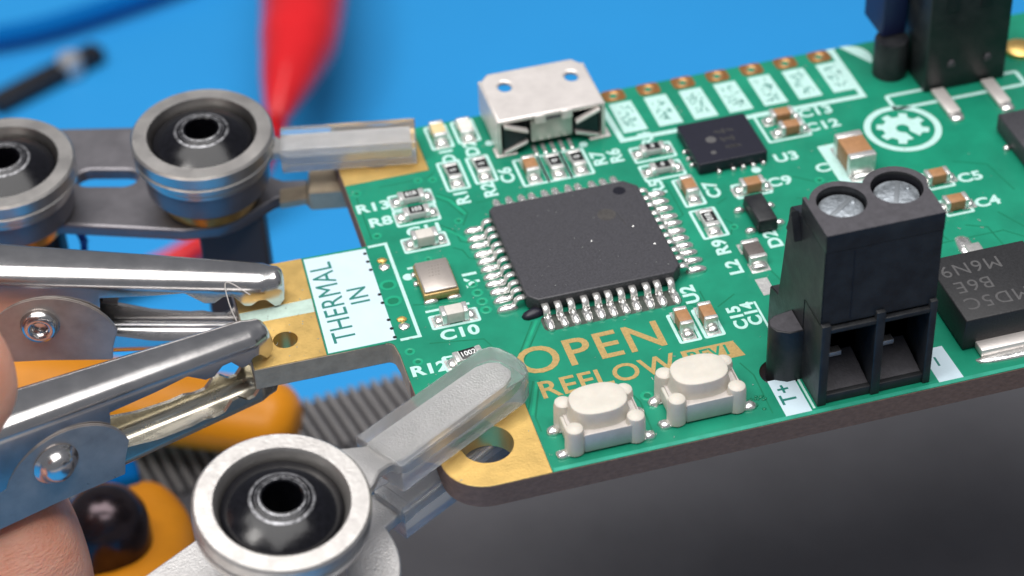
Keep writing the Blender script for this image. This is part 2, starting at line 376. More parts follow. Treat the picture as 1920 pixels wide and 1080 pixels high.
# pin header labels along the back edge
inkline([(5.75, 14.9), (5.95, 10.55), (23.3, 10.35), (23.3, 16.2)], 0.42)
for k in range(7):
    x = 6.3 + 2.54 * k
    plate('pin_label', [(x, 11.3), (x + 1.72, 11.3), (x + 1.6, 14.85), (x, 14.85)], [], -0.002, Z1 + .003, M_silk, pcb)
    bm = bmesh.new()
    for j in range(26):
        box_bm(bm, x + 0.35 + random.random() * 1.0, 11.8 + random.random() * 2.6, 0.008, 0.10 + random.random() * 0.3, 0.10, 0.004, random.choice((0, 1.57, .7)))
    bmo('label_mark', bm, M_darkprint, pcb)['kind'] = 'stuff'
    plate('header_pad', rrect(x - 0.15, 15.1, x + 1.45, 16.44, 0.35), [circ(x + 0.62, 15.75, 0.30, 14)], 0.0, 0.025, mat('copper brown pad', (0.42, 0.20, 0.07), 0.4, 0.8, var=0.2, vscale=3), pcb)
    lathe('pad_solder', [(0, -.3), (0.3, -.3), (0.34, .03), (0.52, .03), (0.44, .1), (0.3, .02), (0, -.12)], mat('dull copper', (.45, .24, .10), .5, .7), pcb, x + 0.62, 15.75, 0, 16)
plate('ink_block', arc(24.2, 14.9, 1.55, -40, 160, 12) + [(22.9, 16.4), (24.0, 16.4)], [], -0.002, Z1, M_silk, pcb)
frame(24.6, 8.0, 34.6, 9.9, 0.3, 0.3)
# gear logo in a ring
LX, LY = 24.35, 5.95
plate('logo_ring', circ(LX, LY, 2.62, 48), [circ(LX, LY, 2.16, 48)[::-1]], -0.002, Z1, M_silk, pcb)
gear = []
gap = 24; rot0 = -68
nt_ = 8
for i in range(nt_):
    a = rot0 + 45 * i
    if i == 0: continue
    gear += [(LX + 1.35 * math.cos(R(a - 13)), LY + 1.35 * math.sin(R(a - 13))), (LX + 1.78 * math.cos(R(a - 9)), LY + 1.78 * math.sin(R(a - 9))),
             (LX + 1.78 * math.cos(R(a + 9)), LY + 1.78 * math.sin(R(a + 9))), (LX + 1.35 * math.cos(R(a + 13)), LY + 1.35 * math.sin(R(a + 13)))]
    if i < 7: gear.append((LX + 1.32 * math.cos(R(a + 22.5)), LY + 1.32 * math.sin(R(a + 22.5))))
gear += [(LX + 1.35 * math.cos(R(rot0 - 12)), LY + 1.35 * math.sin(R(rot0 - 12))), (LX + .5 * math.cos(R(rot0 - 20)), LY + .5 * math.sin(R(rot0 - 20)))]
gear += [(LX + .46 * math.cos(R(rot0 - 20 - t)), LY + .46 * math.sin(R(rot0 - 20 - t))) for t in range(20, 320, 30)]
gear += [(LX + .5 * math.cos(R(rot0 + 20)), LY + .5 * math.sin(R(rot0 + 20))), (LX + 1.35 * math.cos(R(rot0 + 12)), LY + 1.35 * math.sin(R(rot0 + 12)))]
plate('logo_gear', gear, [], -0.002, Z1, M_silk, pcb)
# terminal markings and the painted edge highlight
plate('ink_block', [(6.75, -15.0), (8.35, -15.0), (8.35, -18.3), (6.75, -18.3)], [], -0.002, Z1, M_silkblock, pcb)
text('polarity_mark', 'T+', 1.35, 7.45, -16.35, 0.016, R(90), M_darkprint, pcb, 0.005, 0.02, 1.0, 1.15)
plate('ink_block', [(16.3, -15.2), (17.75, -15.2), (17.85, -18.3), (16.3, -18.3)], [], -0.002, Z1, M_silkblock, pcb)
box('polarity_mark', 16.9, -16.4, Z1, 0.14, 0.8, 0.006, M_darkprint, pcb)
plate('edge_highlight', [(-7.3, -18.4), (XR - 1, -18.4), (XR - 1, -18.12), (-7.3, -18.12)], [], -.002, .007, mat('painted lip highlight green', (0.03, 0.29, 0.20), .35, var=.15, vscale=.8), pcb)  # highlight along the mask's front lip, painted as a paler strip
inkline([(8.55, -8.0), (8.55, -17.9)], 0.14)

# ---- tracks and vias in the mask
def track(pts, w=0.16):
    bm = bmesh.new()
    for m_, ww, zz in ((None, w, 0.004),):
        for (x0, y0), (x1, y1) in zip(pts, pts[1:]):
            d = Vector((x1 - x0, y1 - y0)); box_bm(bm, (x0 + x1) / 2, (y0 + y1) / 2, -0.004, d.length + ww * .9, ww, zz + .004 + random.random() * .001, math.atan2(d.y, d.x))
    return bmo('copper_track', bm, M_tracehi, pcb)
def groove(pts, w=0.09):
    bm = bmesh.new()
    for (x0, y0), (x1, y1) in zip(pts, pts[1:]):
        d = Vector((x1 - x0, y1 - y0)); box_bm(bm, (x0 + x1) / 2, (y0 + y1) / 2, -0.004, d.length + w, w, .006 + random.random() * .001, math.atan2(d.y, d.x))
    return bmo('track_gap', bm, M_trace, pcb)
for pts in [[(-5.0, -5.6), (-7.5, -9.9), (-7.5, -10.6)], [(-4.4, -5.6), (-6.7, -9.3), (-7.0, -10.0)], [(-6.0, -10.8), (-7.1, -13.8), (-7.1, -15)], [(-6.4, -10.8), (-7.3, -13.0)],
            [(4.4, -6.8), (5.4, -7.4), (5.5, -6.6)], [(5.7, -6.0), (5.7, -7.4)], [(-7.4, 8.7), (-6.6, 7.9), (-6.0, 6.2), (-6.6, 5.0)], [(-7.6, 8.3), (-7.0, 7.6), (-6.4, 6.0)],
            [(-8.0, 5.4), (-7.3, 4.6), (-7.2, 3.4), (-6.4, 2.9)], [(-7.8, 2.9), (-7.3, 2.5), (-7.1, 1.6), (-6.6, 1.2)], [(-11.5, -1.8), (-8.9, -2.4)], [(21.2, 1.2), (22.2, -1.5)],
            [(24.0, -5.0), (25.2, -5.6), (25.4, -8)], [(21.7, -4.4), (22.3, -6.0)], [(26.5, -4.4), (27.8, -7.0)], [(15.4, 3.2), (17.4, 1.6)], [(-1.7, 7.2), (-1.9, 6.9)],
            [(0.5, 11.4), (-0.5, 12.0)], [(9.6, 0.3), (9.9, -.2), (9.5, -1.2)], [(7.6, -6.9), (6.3, -7.7)]]:
    groove(pts, 0.11)
for pts in [[(-4.72, -5.6), (-7.1, -9.6), (-7.25, -10.4)], [(-7.45, 8.5), (-6.8, 7.75), (-6.2, 6.1)], [(-7.85, 4.9), (-7.2, 4.1), (-6.7, 3.2)], [(-6.2, -10.9), (-7.2, -13.5)]]:
    track(pts, 0.17)
for x, y, r in [(-7.57, -0.95, .38), (-7.46, -1.85, .38), (-7.39, -2.75, .38), (-7.37, -3.6, .38), (-12.75, -5.95, .33), (-12.5, -7.0, .33), (-12.5, 10.4, .33), (-12.2, 5.6, .33),
                (-7.35, 10.3, .3), (-8.3, 10.5, .3), (-6.8, 5.5, .3), (-0.35, -14.0, .42), (17.6, 1.7, .33), (16.9, 2.3, .33), (6.0, 3.0, .33), (9.9, -.6, .3), (6.1, 2.0, .3), (-9.6, 2.3, .25)]:
    lathe('via_ring', [(r, 0), (r * .96, .012), (r * .62, .012), (r * .55, -.0), (r * .45, -.001)], M_tracehi, pcb, x, y, 0.001, 18)
    plate('via_hole', circ(x, y, r * .5, 14), [], 0.0, 0.006, M_trace, pcb)
# the slots and bridging solder beside the heated tab
for x, y in [(-12.55, 0.55), (-12.6, -1.05)]:
    plate('slot_ring', rrect(x - .62, y - .5, x + .5, y + .5, .5), [rrect(x - .42, y - .3, x + .3, y + .3, .3)[::-1]], -.002, .014, M_tracehi, pcb)
    plate('slot_floor', rrect(x - .42, y - .3, x + .3, y + .3, .3), [], -.001, .005, M_trace, pcb)
for x, y in [(-12.45, 2.6), (-12.55, -3.35)]:
    for dy, mm, rr in ((.42, M_gold, .3), (-.28, M_solder, .34)):
        bm = bmesh.new(); bmesh.ops.create_icosphere(bm, subdivisions=3, radius=1)
        for v in bm.verts:
            v.co *= 1 + .28 * noise.noise(v.co * 1.7 + Vector((x, dy, 0)))
            v.co = Vector((x + v.co.x * rr, y + dy + v.co.y * rr * .9, max(v.co.z, -.1) * rr * .45 + .02))
        sharp(bmo('solder_blob', bm, mm, pcb), 80)

# dust, lint and dried flux scattered over the board
bm = bmesh.new()
for i in range(260):
    x, y = random.uniform(-13, 28), random.uniform(-18, 16)
    l = random.uniform(.03, .09); box_bm(bm, x, y, .012, l * random.choice((1, 1, 3)), l * .6, .02, random.uniform(0, 3))
for i in range(22):
    x, y = random.uniform(-4.5, 4.5), random.uniform(-4.5, 4.5)
    l = random.uniform(.025, .06); box_bm(bm, x, y, 1.102, l, l * .6, .02, random.uniform(0, 3))
for i in range(40):
    x, y = random.uniform(-21.5, -17.8), random.uniform(-4.5, 4.7); l = random.uniform(.03, .07); box_bm(bm, x, y, .014, l, l, .02, random.uniform(0, 3))
bmo('dust_specks', bm, mat('dust', (.30, .32, .30), .8), pcb)['kind'] = 'stuff'
# ---- helper: a blob of solder (elongated, flattened, uneven)
def blob_bm(bm, x, y, z, lx, ly, h, rz=0, seed=0.0, amp=.12):
    g = bmesh.ops.create_icosphere(bm, subdivisions=2, radius=1)
    for v in g['verts']:
        c = v.co.copy(); k = 1 + amp * noise.noise(c * 1.5 + Vector((seed, seed * .7, 3)))
        X = math.copysign(abs(c.x) ** .75, c.x) * lx / 2 * k; Y = math.copysign(abs(c.y) ** .75, c.y) * ly / 2 * k
        Z = max(c.z, -0.1) * h * k
        v.co = Vector((x + X * math.cos(rz) - Y * math.sin(rz), y + X * math.sin(rz) + Y * math.cos(rz), z + Z))
def blob(name, x, y, z, lx, ly, h, m, parent, rz=0, seed=0.0, amp=.12):
    bm = bmesh.new(); blob_bm(bm, x, y, z, lx, ly, h, rz, seed, amp)
    return sharp(bmo(name, bm, m, parent), 80)

# ---- the 44 lead chip
chip_me = plate('microcontroller', [(-4.35, -4.93), (4.35, -4.93), (4.93, -4.35), (4.93, 4.15), (4.2, 4.93), (-4.6, 4.93), (-4.93, 4.6), (-4.93, -4.35)], [], 0.12, 1.1, M_chip, pcb, 0.09)
for v in chip_me.data.vertices:
    k = 1 + 0.018 * (1 - abs(v.co.z - 0.6) / 0.5); v.co.x *= k; v.co.y *= k
chip_me['label'] = 'large square black chip with leads on all four sides'
plate('orientation_dot', circ(3.62, 3.95, .42, 24), [], 1.098, 1.102, mat('polished dimple', (0.006, 0.006, 0.012), 0.35), chip_me)
blob('glue_bubble', 3.35, 0.15, 1.1, .16, .14, .05, M_solder, chip_me); blob('glue_bubble', 4.1, -1.95, 1.1, .2, .18, .06, M_solder, chip_me); blob('glue_bubble', .42, -.45, 1.1, .2, .12, .03, M_solder, chip_me, .4)
box('scratch', 2.85, 1.15, 1.098, 0.05, 1.5, 0.004, M_mark2, chip_me, rz=.15)
plate('residue_patch', rrect(1.5, 1.2, 2.7, 2.4, .6), [], 1.098, 1.1015, mat('faint residue', (0.056, 0.052, 0.050), .42, var=.3, vscale=5), chip_me)
blob('flux_glob', -4.65, -4.95, 0.02, 1.7, .8, .40, M_chip2, chip_me, .2)
# gull wing lead profile (distance from centre, height)
prof = [(4.95, .62), (5.32, .62), (5.46, .52), (5.56, .14), (5.66, .06), (6.15, .05)]
bm = bmesh.new(); w = .215; th = .15
vs = []
for i, (d, z) in enumerate(prof):
    a = prof[max(i - 1, 0)]; b = prof[min(i + 1, len(prof) - 1)]
    t = Vector((b[0] - a[0], b[1] - a[1])).normalized(); n_ = Vector((-t.y, t.x))
    vs.append([bm.verts.new((d + n_.x * th * s, w * e, z + n_.y * th * s)) for s, e in ((0, -1), (0, 1), (1, 1), (1, -1))])
for a, b in zip(vs, vs[1:]):
    for k in range(4): bm.faces.new((a[k], a[(k + 1) % 4], b[(k + 1) % 4], b[k]))
bm.faces.new(vs[0]); bm.faces.new(vs[-1][::-1])
bmesh.ops.recalc_face_normals(bm, faces=bm.faces[:])
bmesh.ops.bevel(bm, geom=bm.edges[:], offset=.035, segments=2, affect='EDGES')
lead_me = bpy.data.meshes.new('lead'); bm.to_mesh(lead_me); bm.free(); lead_me.materials.append(M_lead)
for p in lead_me.polygons: p.use_smooth = True
pads = []
for v in range(5):
    bm = bmesh.new(); blob_bm(bm, 6.12, 0, 0.0, 1.45, .60, .36, 0, v * 3.1, .16)
    blob_bm(bm, 5.75, 0, 0.02, .55, .46, .36, 0, v * 1.7, .2)
    me = bpy.data.meshes.new('solder_joint'); bm.to_mesh(me); bm.free(); me.materials.append(M_solder)
    for p in me.polygons: p.use_smooth = True
    pads.append(me)
for side in range(4):
    for k in range(11):
        off = -4 + 0.8 * k; a = R(90 * side)
        for nm, me in (('lead', lead_me), ('solder_joint', pads[(k * 3 + side) % 5])):
            o = bpy.data.objects.new(nm, me); COL.objects.link(o); o.parent = chip_me
            o.rotation_euler = (0, 0, a + (random.uniform(-.012, .012)))
            o.location = (-math.sin(a) * off, math.cos(a) * off, 0)
plate('bare_copper_moat', rrect(-4.45, -6.75, 4.4, -5.3, .4), [], -.001, .004, mat('moat dark resin', (0.05, 0.06, 0.05), 0.4, var=.3, vscale=2), chip_me)

# ---- small two-terminal parts
def passive(cx, cy, L, W, H, rz, kind, label=None, pad=None, code=None):
    """L along the part's own axis"""
    body_m, top_m = {'cap': (M_ceram, None), 'capw': (M_ceramw, None), 'res': (M_ceramside, M_resblack), 'ind': (M_ind, None),
                     'amber': (M_amber, None), 'led': (M_ledw, None)}[kind]
    a = R(rz); ca, sa = math.cos(a), math.sin(a)
    def P(u, v): return (cx + u * ca - v * sa, cy + u * sa + v * ca)
    e = L * .19
    name = {'res': 'resistor', 'ind': 'inductor', 'amber': 'diode', 'led': 'diode'}.get(kind, 'capacitor')
    o = box(name, cx, cy, 0.05, L - 2 * e * .98, W * .95, H * .95, body_m, pcb, 0.04, a)
    if label: o['label'] = label
    for s in (-1, 1):
        x, y = P(s * (L / 2 - e / 2), 0)
        box('end_cap', x, y, 0.045, e, W, H, M_lead if kind != 'ind' else M_lead, o, 0.07, a)
        x, y = P(s * (L / 2 + .16), 0)
        pw = pad or W
        px_, py_ = P(s * (L / 2 + .05), 0)
        plate('solder_pad', [P(s * (L / 2 + .05) + dx * .5, dy * pw * .52) for dx, dy in ((-1, -1), (1, -1), (1, 1), (-1, 1))], [], -.001, .018, M_lead, o)
        blob('solder_fillet', x, y, 0.01, .62, pw * .95, min(.34, H * .6), M_solder, o, a, cx + cy + s, .2)
    if kind == 'res':
        box('glaze', cx, cy, 0.05 + H * .95 - .002, L - 2.3 * e, W * .86, 0.03, top_m, o, 0.008, a, seg=1)
        if code:
            text('value_code', code, W * .62, cx, cy, 0.05 + H * .95 + .031, a + R(code[1]) if isinstance(code, tuple) else a, M_whiteprint, o, .003, .008, .85, 1.0)
    return o
passive(-9.2, 8.58, 1.75, .9, .5, 0, 'res', code='01R')
passive(-9.25, 6.88, 1.75, .9, .5, 0, 'res', code='103')
passive(-9.4, 3.98, 1.7, .95, .8, 0, 'capw')
passive(-9.43, -3.82, 1.7, .95, .8, 0, 'capw')
r12 = passive(-9.55, -7.75, 1.8, .95, .5, 7, 'res', code='1002')
inkline([(-10.9, -7.1), (-10.9, -8.4)], .16); frame(-11.1, -8.45, -8.1, -7.05, .16)
passive(-5.92, 10.3, 1.7, .9, .45, 90, 'res', code='5')
passive(-3.95, 10.4, 1.7, .9, .45, 90, 'res', code='5')
passive(-5.8, 14.9, 1.7, .95, .75, 90, 'amber')
passive(-3.92, 14.9, 1.7, .95, .6, 90, 'led')
passive(-0.9, 9.15, 1.7, .9, .75, 90, 'cap')
passive(0.77, 9.15, 1.7, .9, .5, 90, 'res', code='0')
passive(2.3, 9.1, 1.7, .9, .5, 90, 'res', code='0')
passive(7.45, 8.65, 1.7, .85, .5, 0, 'res', code='0')
passive(7.45, 6.52, 1.7, .85, .5, 0, 'res', code='0')
passive(8.35, 3.75, 1.75, .85, .75, 90, 'cap')
passive(8.5, 0.25, 1.75, .95, .5, 90, 'res', code='01R')
passive(3.67, -8.75, 1.65, .85, .85, 90, 'cap')
passive(5.22, -8.75, 1.65, .85, .85, 90, 'cap')
passive(16.95, 9.45, 1.6, .85, .75, 0, 'cap'); passive(17.05, 7.95, 1.6, .85, .75, 0, 'cap')
passive(12.35, 2.75, 1.6, .9, .75, 0, 'cap')
passive(24.1, -0.15, 1.6, .9, .75, 0, 'cap'); passive(24.1, -3.05, 1.6, .9, .75, 0, 'cap')
passive(10.0, -3.9, 1.9, 1.15, .75, 90, 'ind', pad=1.2)
plate('ink_block', [(18.1, 1.0), (18.1, 5.8), (19.6, 5.8), (19.6, 1.0)], [], -.002, Z1, M_silk, pcb)
passive(19.75, 3.35, 2.9, 1.85, 1.55, 90, 'cap', 'largest brown capacitor, behind the screw terminal', pad=1.8)
plate('bare_pad', [(9.3, -6.0), (10.1, -6.0), (10.1, -7.6), (9.3, -7.6)], [], -.001, .03, M_lead, pcb)

# ---- three-legged transistor
sot = box('transistor', 11.75, -.35, .15, 1.35, 3.0, .85, M_black, pcb, .08, top=.93)
for x, y, s in ((10.75, .75, -1), (10.75, -1.0, -1), (10.75, -1.45, -1), (12.7, .6, 1), (12.7, -1.2, 1)):
    if (x, y) == (10.75, -1.0): continue
    blob('transistor_leg', x + .05 * s, y, .01, .75, .5, .35, M_solder, sot, 0, y, .2)

for i in range(14):
    blob('flux_drop', 5.1 + random.random() * 1.3, -17.3 + random.random() * 1.3, 0, .12 + random.random() * .2, .12 + random.random() * .15, .06, M_trace, pcb, 0, i, .2)
for pts in [[(13.5, -6.5), (17.0, -6.5), (18.2, -5.2)], [(10.6, -5.5), (10.9, -6.8), (12.5, -7.2)], [(14.8, 1.0), (16.2, 0.2), (16.4, -2.0), (17.5, -3.0)], [(26, 1.5), (28, .5), (28.5, -2.5)],
            [(-12.6, 9.9), (-12.6, 5.4)], [(-10.9, 10.6), (-7.6, 10.6), (-7.0, 11.2)], [(-5.2, 7.0), (-3.6, 7.0)], [(6.2, 1.0), (7.2, 1.6), (7.2, 5.2)], [(-11.4, -5.6), (-8.2, -6.2), (-7.9, -7.0)],
            [(9.7, 2.0), (10.4, 2.4)], [(20, -6.2), (26, -6.2), (27.2, -7.4)], [(-1.2, -13.5), (-0.9, -14.4), (-1.0, -17.0)], [(5.8, -13.0), (6.2, -14.2), (6.1, -17.6)]]:
    groove(pts, .10)
# ---- crystal
cr = box('crystal', -9.72, -.33, .12, 2.25, 3.15, .52, M_crystalside, pcb, .08)
box('crystal_lid', -9.72, -.30, .642, 2.1, 2.98, .18, M_crystal, cr, .09)
bm = bmesh.new()
for row in range(4):
    for k in range(5 - row // 2):
        box_bm(bm, -9.95 + k * .2 - row * .05, .55 - row * .3, .821, .10, .04 + .04 * (k % 2), .004, 0)
bmo('crystal_etching', bm, mat('etched nickel', (0.34, 0.29, 0.25), 0.5, 0.6), cr)
for x, y in ((-10.45, -1.9), (-8.95, -1.9), (-10.95, .0), (-10.9, .9)):
    blob('crystal_solder', x, y, .0, .95 if y < -1 else .35, .42, .28, M_solder, cr, 0, x, .25)

# ---- amplifier chip
u3 = plate('sensor_chip', rrect(9.55, 5.2, 14.35, 9.85, .12), [], .1, .92, M_chip2, pcb, .06)
for x, y in [(9.42, 6.3), (9.42, 7.0), (9.42, 7.8), (10.9, 5.05), (11.9, 5.05), (12.6, 5.05), (13.3, 5.05), (14.0, 5.05)]:
    blob('chip_contact', x, y, .02, .36, .36, .30, M_solder, u3, 0, x * y, .1)
plate('chip_marking', circ(11.2, 7.6, .36, 16), [], .919, .923, M_chipmark, u3); plate('chip_marking', circ(10.9, 6.2, .2, 12), [], .919, .923, M_chipmark, u3)
bm = bmesh.new()
for k in range(9): box_bm(bm, 11.9 + .35 * (k % 3) + random.random() * .2, 6.5 + .9 * (k // 3), .919, .2, .5, .004, random.choice((0, .5, 1.2)))
bmo('chip_marking', bm, M_mark2, u3)['kind'] = 'stuff'

# ---- micro USB socket
bm = bmesh.new()
usb = plate('usb_socket', [(-2.5, 11.3), (4.95, 11.3), (4.95, 16.1), (4.3, 17.0), (-1.75, 17.0), (-2.5, 16.1)],
            [circ(-0.95, 15.2, .46, 16, .58)[::-1], circ(3.7, 15.0, .46, 16, .58)[::-1]], 2.55, 2.92, M_tin, pcb, .17)
for sx_, x in ((-1, -2.4), (1, 4.85)):
    bm = bmesh.new(); vs = [bm.verts.new(v) for v in ((x - .12, 11.3, .1), (x + .12, 11.3, .1), (x + .12, 16.4, .5), (x - .12, 16.4, .5), (x - .12, 11.3, 2.8), (x + .12, 11.3, 2.8), (x + .12, 16.4, 2.8), (x - .12, 16.4, 2.8))]
    for q in ((3, 2, 1, 0), (4, 5, 6, 7), (0, 1, 5, 4), (1, 2, 6, 5), (2, 3, 7, 6), (3, 0, 4, 7)): bm.faces.new([vs[i] for i in q])
    bmo('shell_side', bm, M_tin, usb)
    fx = x + sx_ * .1
    box('mounting_foot', fx + (.55 if sx_ < 0 else -.35), 11.75, .005, 1.5, 1.1, .14, M_tin, usb, .05)
    bm = bmesh.new()    # dark window with a slanting flap
    wx0, wx1 = (x + .3, x + 1.95) if sx_ < 0 else (x - 1.95, x - .3)
    out, inn = (wx0, wx1) if sx_ < 0 else (wx1, wx0)
    def prism(pts, y0, y1, nm, mm):
        bm = bmesh.new(); A = [bm.verts.new((p[0], y0, p[1])) for p in pts]; B_ = [bm.verts.new((p[0], y1, p[1])) for p in pts]
        bm.faces.new(A); bm.faces.new(B_[::-1])
        for i in range(len(pts)): bm.faces.new((A[i], B_[i], B_[(i + 1) % len(pts)], A[(i + 1) % len(pts)]))
        bmesh.ops.bevel(bm, geom=bm.edges[:], offset=.03, segments=1, affect='EDGES')
        return bmo(nm, bm, mm, usb)
    prism([(out, .35), (inn, 1.15), (inn, 1.6), (out, 2.35)], 11.45, 12.6, 'plastic_insert', M_teal)
    prism([(out, .12), (inn + .0, .75), (inn, .98), (out, .36)], 11.25, 11.6, 'shell_flap', M_tin)
    prism([(out, 2.62), (inn, 1.9), (inn, 1.68), (out, 2.38)], 11.05, 11.5, 'shell_flap', M_tin)
box('shell_back', 1.3, 11.75, .55, 2.9, .35, 1.75, mat('greyish tin', (0.52, 0.53, 0.48), 0.4, .7), usb, .06)
box('shell_tab', .45, 11.35, 2.2, .75, .3, .7, M_tin, usb, .06); box('shell_tab', 2.3, 11.35, 2.2, .75, .3, .7, M_tin, usb, .06)
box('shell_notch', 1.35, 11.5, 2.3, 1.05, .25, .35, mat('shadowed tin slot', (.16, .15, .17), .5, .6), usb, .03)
box('socket_interior', 1.25, 12.9, .35, 6.9, 1.7, 1.9, M_blackin, usb)
for k in range(5):
    box('contact_leg', -.0 + .62 * k, 11.3, .03, .26, 1.0, .1, M_lead, usb, .03)
    blob('contact_solder', -.0 + .62 * k, 10.95, .0, .34, .6, .17, M_solder, usb, 0, k, .15)
bmo('bracket_rear', (lambda b: (box_bm(b, -1.9, 13.6, .02, .5, .9, .3), b)[1])(bmesh.new()), M_brass, usb)

# ---- push buttons
def button(cx, cy):
    o = box('push_button', cx, cy, .12, 4.35, 3.05, 1.05, M_cream, pcb, .12)
    for a, b in ((-1, -1), (1, -1), (-1, 1), (1, 1)):
        lathe('corner_post', [(.0, 1.93), (.34, 1.90), (.50, 1.78), (.56, 1.5), (.58, .1), (0, .1)], M_cream, o, cx + a * 1.82, cy + b * 1.15, 0, 20)
    # pressed metal cover between the posts
    box('metal_cover', cx + .12, cy - 1.55, .16, 2.9, .07, 1.32, M_swcover, o, .02)
    box('metal_cover', cx + 2.19, cy + .05, .16, .07, 1.6, 1.32, M_swcover, o, .02)
    plate('metal_cover', rrect(cx - 2.0, cy - 1.48, cx + 2.15, cy + 1.45, .2), [], 1.18, 1.3, M_swcover, o)
    pts = []
    for i in range(48):
        a = 2 * math.pi * i / 48; pts.append((1.78 * math.copysign(abs(math.cos(a)) ** .8, math.cos(a)), 1.34 * math.copysign(abs(math.sin(a)) ** .8, math.sin(a))))
    bm = bmesh.new(); rings = []
    for s, z in ((1.04, 1.2), (1.03, 1.35), (.96, 1.75), (.955, 2.25), (.93, 2.36), (.86, 2.42), (.6, 2.43), (.0, 2.43)):
        rings.append([bm.verts.new((cx + x * s, cy + .27 + y * s, z)) for x, y in pts] if s else [bm.verts.new((cx, cy + .27, z))])
    for A, Bq in zip(rings, rings[1:]):
        for i in range(48):
            j = (i + 1) % 48
            bm.faces.new((A[i], A[j], Bq[0])) if len(Bq) == 1 else bm.faces.new((A[i], A[j], Bq[j], Bq[i]))
    sharp(bmo('button_cap', bm, M_cream, o), 40)
    for a, b in ((-1, -1), (1, -1), (-1, 1), (1, 1)):
        x, y = cx + a * 2.5, cy + b * 1.0 - .25
        box('button_leg', x - a * .2, y, .02, .7, .6, .12, M_lead, o, .04)
        blob('button_solder', x + a * .05, y, .0, .85, .75, .32, M_solder, o, 0, cx + a * 3 + b, .25)
    return o
button(-3.9, -16.02)['label'] = 'left cream push button beside the gold corner'
button(2.4, -15.44)['label'] = 'right cream push button near the terminal block'

# ---- screw terminal block
TX0, TX1, TY0 = 8.72, 15.75, -17.83
# silhouette seen from the side (y, z), extruded in x, as one body with screw wells on top
def yz_prism(name, pts, x0, x1, m, parent, bev=.08):
    bm = bmesh.new(); A = [bm.verts.new((x0, p[0], p[1])) for p in pts]; B_ = [bm.verts.new((x1, p[0], p[1])) for p in pts]
    bm.faces.new(A); bm.faces.new(B_[::-1])
    for i in range(len(pts)): bm.faces.new((A[i], B_[i], B_[(i + 1) % len(pts)], A[(i + 1) % len(pts)]))
    bmesh.ops.recalc_face_normals(bm, faces=bm.faces[:])
    if bev: bmesh.ops.bevel(bm, geom=bm.edges[:], offset=bev, segments=2, affect='EDGES')
    return sharp(bmo(name, bm, m, parent), 45)
TH = 12.5
term = yz_prism('terminal_block', [(-17.68, 5.9), (-17.68, 11.3), (-14.1, 11.3), (-13.2, 10.9), (-12.3, 10.6), (-11.2, 3.2), (-9.9, 2.8), (-9.8, .02), (-15.2, .02), (-15.2, 5.9)], TX0, TX1, M_black, pcb, .07)
term['label'] = 'tall black two-way screw terminal block'
# top slab with two wells
sc = [(TX0 + 1.93, -15.0), (TX0 + 5.35, -14.75)]
outl = [(TX0, TY0 + .15), (TX1, TY0 + .15), (TX1, -15.2)] + arc(sc[1][0], -14.75, 1.95, 10, 150, 12) + [(TX0 + 3.6, -13.75)] + arc(sc[0][0] + .05, -15.0, 1.85, 55, 160, 10) + [(TX0 + .2, -14.0), (TX0, -14.0)]
plate('terminal_top', outl, [circ(*sc[0], 1.42, 32)[::-1], circ(*sc[1], 1.48, 32)[::-1]], 11.25, TH - .05, M_black, term, .02)
plate('dusty_lit_top', outl, [circ(*sc[0], 1.42, 32)[::-1], circ(*sc[1], 1.48, 32)[::-1]], TH - .05, TH, M_greytone, term, .02)  # dust and light on the black top, both painted as a grey sheet
for (x, y), dx in zip(sc, (0, .1)):
    lathe('screw_well', [(1.43, 12.3), (1.43, 10.9), (0, 10.9)], M_blackin, term, x, y, 0, 28)
    s = lathe('screw', [(0, 12.12), (1.05, 12.15), (1.28, 12.02), (1.3, 11.0), (0, 11.0)], M_screw, term, x - .02, y - .05, 0, 32)
    box('screw_slot', x, y - .05, 12.11, 2.0, .28, .05, mat('slot grey', (.22, .24, .26), .5, .6), s, .01, R(35 + dx * 300))
    blob('screw_burr', x + .75, y + .15, 12.1, .5, .3, .12, M_screw, s, 1.1, x, .4)
# front frame with two wire openings
def front_wall():
    zb, zt = .25, 5.9
    parts = [(TX0, TX0 + .55, .02, 6.1), (TX0 + 3.3, TX0 + 3.85, .02, 6.3), (TX1 - .45, TX1, .02, 6.3)]
    for x0, x1, z0, z1 in parts:
        box('opening_post', (x0 + x1) / 2, TY0 + 1.25, z0, x1 - x0, 2.72, z1 - z0, M_black, term, .05)
    box('opening_sill', (TX0 + TX1) / 2, TY0 + .25, .03, TX1 - TX0 - .04, .46, .62, M_black, term, .04)
    for x0, x1 in ((TX0 + .55, TX0 + 3.3), (TX0 + 3.85, TX1 - .45)):
        cx = (x0 + x1) / 2; wd = x1 - x0
        box('opening_lip', cx, TY0 + .1, 5.5, wd + .02, .42, .3, M_black, term, .04)
        bm = bmesh.new()   # funnel floor rising inwards
        v = [bm.verts.new(p) for p in ((x0, TY0 + .3, .62), (x1, TY0 + .3, .62), (x1 - .25, TY0 + 2.5, 1.7), (x0 + .1, TY0 + 2.5, 1.7))]; bm.faces.new(v)
        bmo('wire_ramp', bm, M_greytone, term)
        box('wire_clamp', cx - .5, TY0 + 2.2, 1.74, 1.6, .55, .34, M_tin, term, .04)
        box('opening_back', cx, TY0 + 2.66, .1, wd + .1, .06, 5.8, M_blackin, term)
front_wall()
box('mould_line', TX0 + 1.75, TY0 + .138, 6.2, .05, .03, 4.9, M_blackin, term, rz=0)
